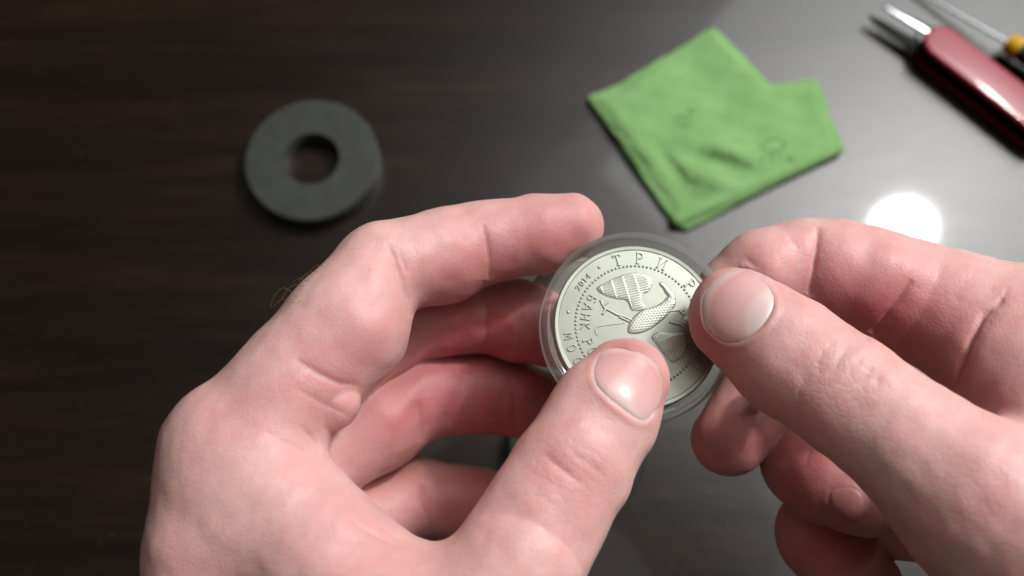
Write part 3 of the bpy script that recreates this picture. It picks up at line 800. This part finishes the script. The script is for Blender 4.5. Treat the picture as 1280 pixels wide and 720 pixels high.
# ------------------------------------------------------------------ things on the desk
def ring_magnet():
    p = on_desk(389, 198, 0.009); p.z = 0; mm = 1e-3
    o = lathe_obj('ring_magnet', [(r*mm, z*mm) for r, z in ((12.0, .3), (12.0, 8.4), (12.4, 9.0), (28.6, 9.0), (29.4, 8.3), (29.5, .6), (29.0, 0), (12.4, 0))], M['ferrite'], None, 96)
    o.location = p; tag(o, 'dark grey ring magnet with a round hole lying on the desk', 'magnet')
def cloth():
    H = 6.0
    px = [(733, 115), (745, 112), (760, 105), (775, 99), (800, 84), (830, 65), (862, 46), (893, 28), (912, 46), (935, 70), (960, 98), (972, 101), (998, 97), (1024, 92), (1036, 120), (1048, 155), (1058, 180), (1040, 193), (1000, 212), (950, 237), (900, 262), (868, 277), (850, 281), (836, 262), (812, 228), (786, 192), (760, 154)]
    A = np.array([[*(on_desk(x, y, H*1e-3).xy)] for x, y in px])*1e3
    low = np.array([[*(on_desk(x, y, 0.002).xy)] for x, y in [(748, 126), (893, 40), (960, 108), (1016, 102), (1050, 186), (1000, 216), (858, 288), (845, 282), (780, 195)]])*1e3
    loc = lambda x, y: np.array(on_desk(x, y, H*1e-3).xy)*1e3
    def bumpat(P, x, y, dx, dy, l, wd, a):
        c = loc(x, y); d = loc(x+dx, y+dy)-c; d /= np.linalg.norm(d); n = np.array([-d[1], d[0]])
        q = P[:, :2]-c; return a*np.exp(-((q@d)/l)**2-((q@n)/wd)**2)
    B = np.array([loc(x, y) for x, y in [(848, 272), (1050, 182)]])
    def f(P):
        XY = P[:, :2]
        jag = 0.45*np.sin(XY[:, 0]*1.5+0.6*np.sin(XY[:, 1]*.7))*np.sin(XY[:, 1]*1.4)
        sd = poly_sd(XY, A)+jag
        zc = 4.6+1.3*np.sin(XY[:, 0]*0.055+1.0)*np.sin(XY[:, 1]*0.06+.4)+0.5*np.sin(XY[:, 0]*0.16+XY[:, 1]*0.1)+0.12*np.sin(XY[:, 0]*0.37-XY[:, 1]*0.22+1.3*np.sin(XY[:, 1]*.09))+0.10*np.sin(XY[:, 0]*0.2+XY[:, 1]*0.55)
        zc = zc+bumpat(P, 905, 206, 40, 12, 11, 4.5, -4.2)+bumpat(P, 880, 222, 50, 20, 16, 6, 3.2)+bumpat(P, 915, 188, 40, 10, 16, 5, 2.0)+bumpat(P, 838, 205, 20, 25, 9, 3, -2.0)
        zc = zc+bumpat(P, 800, 150, 10, -30, 25, 10, 1.2)+bumpat(P, 1000, 190, 60, -30, 30, 8, 1.8)+bumpat(P, 940, 90, 10, 30, 20, 10, 1.0)
        zc = zc-2.4*sstep(-7, 0.5, sd)
        slab = np.abs(P[:, 2]-zc)-0.6
        d1 = np.maximum(sd, slab*0.8)
        d2 = np.maximum(poly_sd(XY, low), np.abs(P[:, 2]-1.6)-1.3)
        e, t = line_d(XY, B); roll = np.sqrt(e**2+(P[:, 2]-3.3)**2)-3.0
        return smin(smin(d1, d2, 1.2), roll, 1.5)
    mn = A.min(0)-5; mx = A.max(0)+5
    P, Q = polygonise(f, (mn[0], mn[1], -0.6), (mx[0], mx[1], 13), 0.8, newton=1, T=40.0)
    P = relax(P, Q, 2, 0.4)
    P[:, 2] = np.maximum(P[:, 2], 0.15)
    c = np.array([*P[:, :2].mean(0), 0])
    o = mesh_obj('microfibre_cloth', (P-c)*1e-3, Q, M['cloth']); fix_normals(o); o.location = c*1e-3
    tag(o, 'green microfibre cleaning cloth, folded and wrinkled, with small dark print', 'cloth')
    def top(q):
        z = 13.0
        for _ in range(60): z -= 0.7*f(np.array([[q[0], q[1], z]]))[0]
        return z
    def mark(strokes, rad):
        V, Fc = [], []
        for st in strokes:
            pts = []
            for i in range(len(st)-1):
                for t in (0, .5): pts.append((st[i][0]*(1-t)+st[i+1][0]*t, st[i][1]*(1-t)+st[i+1][1]*t))
            pts.append(st[-1])
            W = []
            for x, y in pts:
                q = loc(x, y); W.append((np.array([q[0], q[1], top(q)-0.05])-c)*1e-3)
            v, fc = tube(W, rad, 5); n0 = len(V); V += v; Fc += [tuple(i+n0 for i in a) for a in fc]
        mesh_obj('print', V, Fc, M['print'], o)
    mark([[(952, 182), (958, 175), (968, 171), (978, 174), (982, 181), (978, 186), (968, 188), (957, 187), (952, 182)]], 0.0003)
    mark([[(966, 188), (964, 198), (968, 206)], [(972, 189), (976, 199)], [(956, 192), (950, 204)], [(958, 195), (968, 195)]], 0.00025)
    mark([[(984, 196), (990, 201), (996, 205)], [(988, 196), (986, 204)]], 0.00025)
    mark([[(842, 152), (850, 146), (858, 150), (866, 142)], [(848, 156), (856, 160), (866, 154)], [(858, 140), (870, 138)]], 0.00028)
    mark([[(915, 175), (925, 174), (936, 178)]], 0.0002)
def pocket_knife():
    h = 0.0125
    a = on_desk(1180, 52, h); b = on_desk(1330, 168, h)
    d = (b-a); d.z = 0; L0 = d.length; d.normalize(); n = Vector((-d.y, d.x, 0))
    mw = Matrix(((d.x, n.x, 0, a.x), (d.y, n.y, 0, a.y), (0, 0, 1, 0), (0, 0, 0, 1)))
    k = empty('pocket_knife', mw); tag(k, 'red handled folding pocket knife with its narrow blades open', 'pocket knife')
    r = 0.0088; L = 0.058
    def stadium(r, x0=0.0, x1=L, m=14):
        return [(x1+r*math.cos(t), r*math.sin(t)) for t in np.linspace(-math.pi/2, math.pi/2, m)]+[(x0+r*math.cos(t), r*math.sin(t)) for t in np.linspace(math.pi/2, 1.5*math.pi, m)]
    prism('handle_scale', stadium(r), 0.0093, 0.0125, M['red'], k, 0.0016, 4)
    prism('handle_scale', stadium(r), 0.0002, 0.0030, M['red'], k, 0.0010, 3)
    for z in (0.0031, 0.0057, 0.0083): prism('liner', stadium(r*0.95), z, z+0.0009, M['dark_steel'], k)
    for z in (0.0041, 0.0067): prism('spring', stadium(r*0.80, 0.004), z, z+0.0015, M['black'], k)
    for x in (0.0, L):
        V, Fc = lathe([(0, 0.0025), (0.0019, 0.0025), (0.0019, 0.0123), (0, 0.0123)], 16, False); o = mesh_obj('rivet', [(p[0]+x, p[1], p[2]) for p in V], Fc, M['steel'], k)
    # blades: outline in knife coordinates, tip away from the handle
    prism('blade', [(0.002, 0.0068), (-0.010, 0.0060), (-0.026, 0.0015), (-0.033, -0.0005), (-0.026, -0.0012), (-0.008, 0.0012), (0.002, 0.0010)][::-1], 0.0068, 0.0081, M['steel'], k, 0.0002, 1)
    prism('blade', [(0.002, -0.0012), (-0.010, -0.0022), (-0.028, -0.0056), (-0.034, -0.0078), (-0.030, -0.0086), (-0.010, -0.0080), (0.002, -0.0076)], 0.0042, 0.0060, M['blade'], k, 0.0002, 1)
    V, Fc = tube([Vector((-0.0085, 0, 0.0062))+Vector((0.0035*math.cos(t), 0, 0.0035*math.sin(t))) for t in np.linspace(0, 2*math.pi, 18)], 0.0006, 6)
    mesh_obj('key_ring', V, Fc, M['steel'], k)
def screwdriver():
    a = on_desk(1259, 53, 0.007); b = on_desk(1140, -14, 0.002)
    ax = (a-b).normalized(); z = ax; x = ax.cross(Vector((0, 0, 1))).normalized(); y = z.cross(x)
    mw = Matrix(((x.x, y.x, z.x, a.x), (x.y, y.y, z.y, a.y), (x.z, y.z, z.z, a.z), (0, 0, 0, 1)))
    s = empty('screwdriver', mw); tag(s, 'thin screwdriver with a yellow and black handle, lying behind the pocket knife', 'screwdriver')
    mm = 1e-3
    lathe_obj('shaft', [(0, -62*mm), (0.5*mm, -62*mm), (0.9*mm, -58*mm), (0.9*mm, 3*mm), (0, 3*mm)], M['steel'], s, 16, False)
    lathe_obj('collar', [(1.0*mm, -0.5*mm), (3.6*mm, -0.4*mm), (4.3*mm, 0.4*mm), (4.6*mm, 3*mm), (5.2*mm, 4*mm), (5.2*mm, 6.5*mm), (1*mm, 6.5*mm)], M['yellow'], s, 32, False)
    # fluted grip
    V, Fc = [], []; m = 48
    prof = [(4.7, 6.6), (5.4, 12), (5.6, 20), (5.4, 40), (5.8, 52), (4.6, 58), (0.5, 59)]
    for r, zz in prof:
        for i in range(m):
            t = 2*math.pi*i/m; rr = r*(1-0.09*max(0, math.cos(6*t))**2); V.append((rr*math.cos(t)*mm, rr*math.sin(t)*mm, zz*mm))
    for j in range(len(prof)-1):
        for i in range(m): Fc.append((j*m+i, j*m+(i+1) % m, (j+1)*m+(i+1) % m, (j+1)*m+i))
    mesh_obj('grip', V, Fc, M['black'], s)
    lathe_obj('stripe', [(5.65*mm, 24*mm), (5.9*mm, 24.4*mm), (5.9*mm, 27.6*mm), (5.65*mm, 28*mm)], M['yellow'], s, 32)
def black_box():
    p = on_desk(721, 560, 0.008); p.z = 0; mm = 1e-3
    s = empty('round_case', p); tag(s, 'small black round case on the desk, mostly hidden beneath the left thumb', 'case')
    lathe_obj('case_base', [(0, .2*mm), (26.4*mm, .2*mm), (27*mm, 1*mm), (27*mm, 4.4*mm), (0, 4.4*mm)], M['black'], s, 64, False)
    lathe_obj('case_lid', [(0, 4.6*mm), (27.2*mm, 4.6*mm), (27.2*mm, 7.4*mm), (26.4*mm, 8.2*mm), (0, 8.2*mm)], M['black'], s, 64, False)
    o = prism('clasp', [(27.1*mm, -1.2*mm), (29.0*mm, -1.0*mm), (29.0*mm, 2.6*mm), (27.1*mm, 2.8*mm)], 3*mm, 7*mm, M['steel'], s, 0.3*mm)
def spare_coin():
    n = (view_c*0.55+half_c*0.45).normalized(); mm = 1e-3
    s = frame_at(726, 392, 231, n)
    c = empty('coin', s); tag(c, 'plain silver coin tucked behind the capsule, a sliver showing under the index finger', 'coin')
    lathe_obj('blank', [(0, 0), (13.6*mm, 0), (13.8*mm, .25*mm), (14.8*mm, .25*mm), (15*mm, 0), (15*mm, -2*mm), (0, -2*mm)], M['coin'], c, 96, closed=False)

left_hand()
right_hand()
build_coin()
dish('capsule_half', COIN_M, 'open clear plastic capsule half holding the embossed silver coin')
# the lid: tilted on edge behind the other thumb
lid_n = (FW*-0.55+(AX*0.53+UP*0.85)*-0.62).normalized()
dish('capsule_half', frame_at(1062, 534, 210, lid_n), 'empty clear capsule lid held behind the right thumb, its edge peeking out')
spare_coin()
ring_magnet(); cloth(); pocket_knife(); screwdriver(); black_box()
bpy.context.view_layer.update()
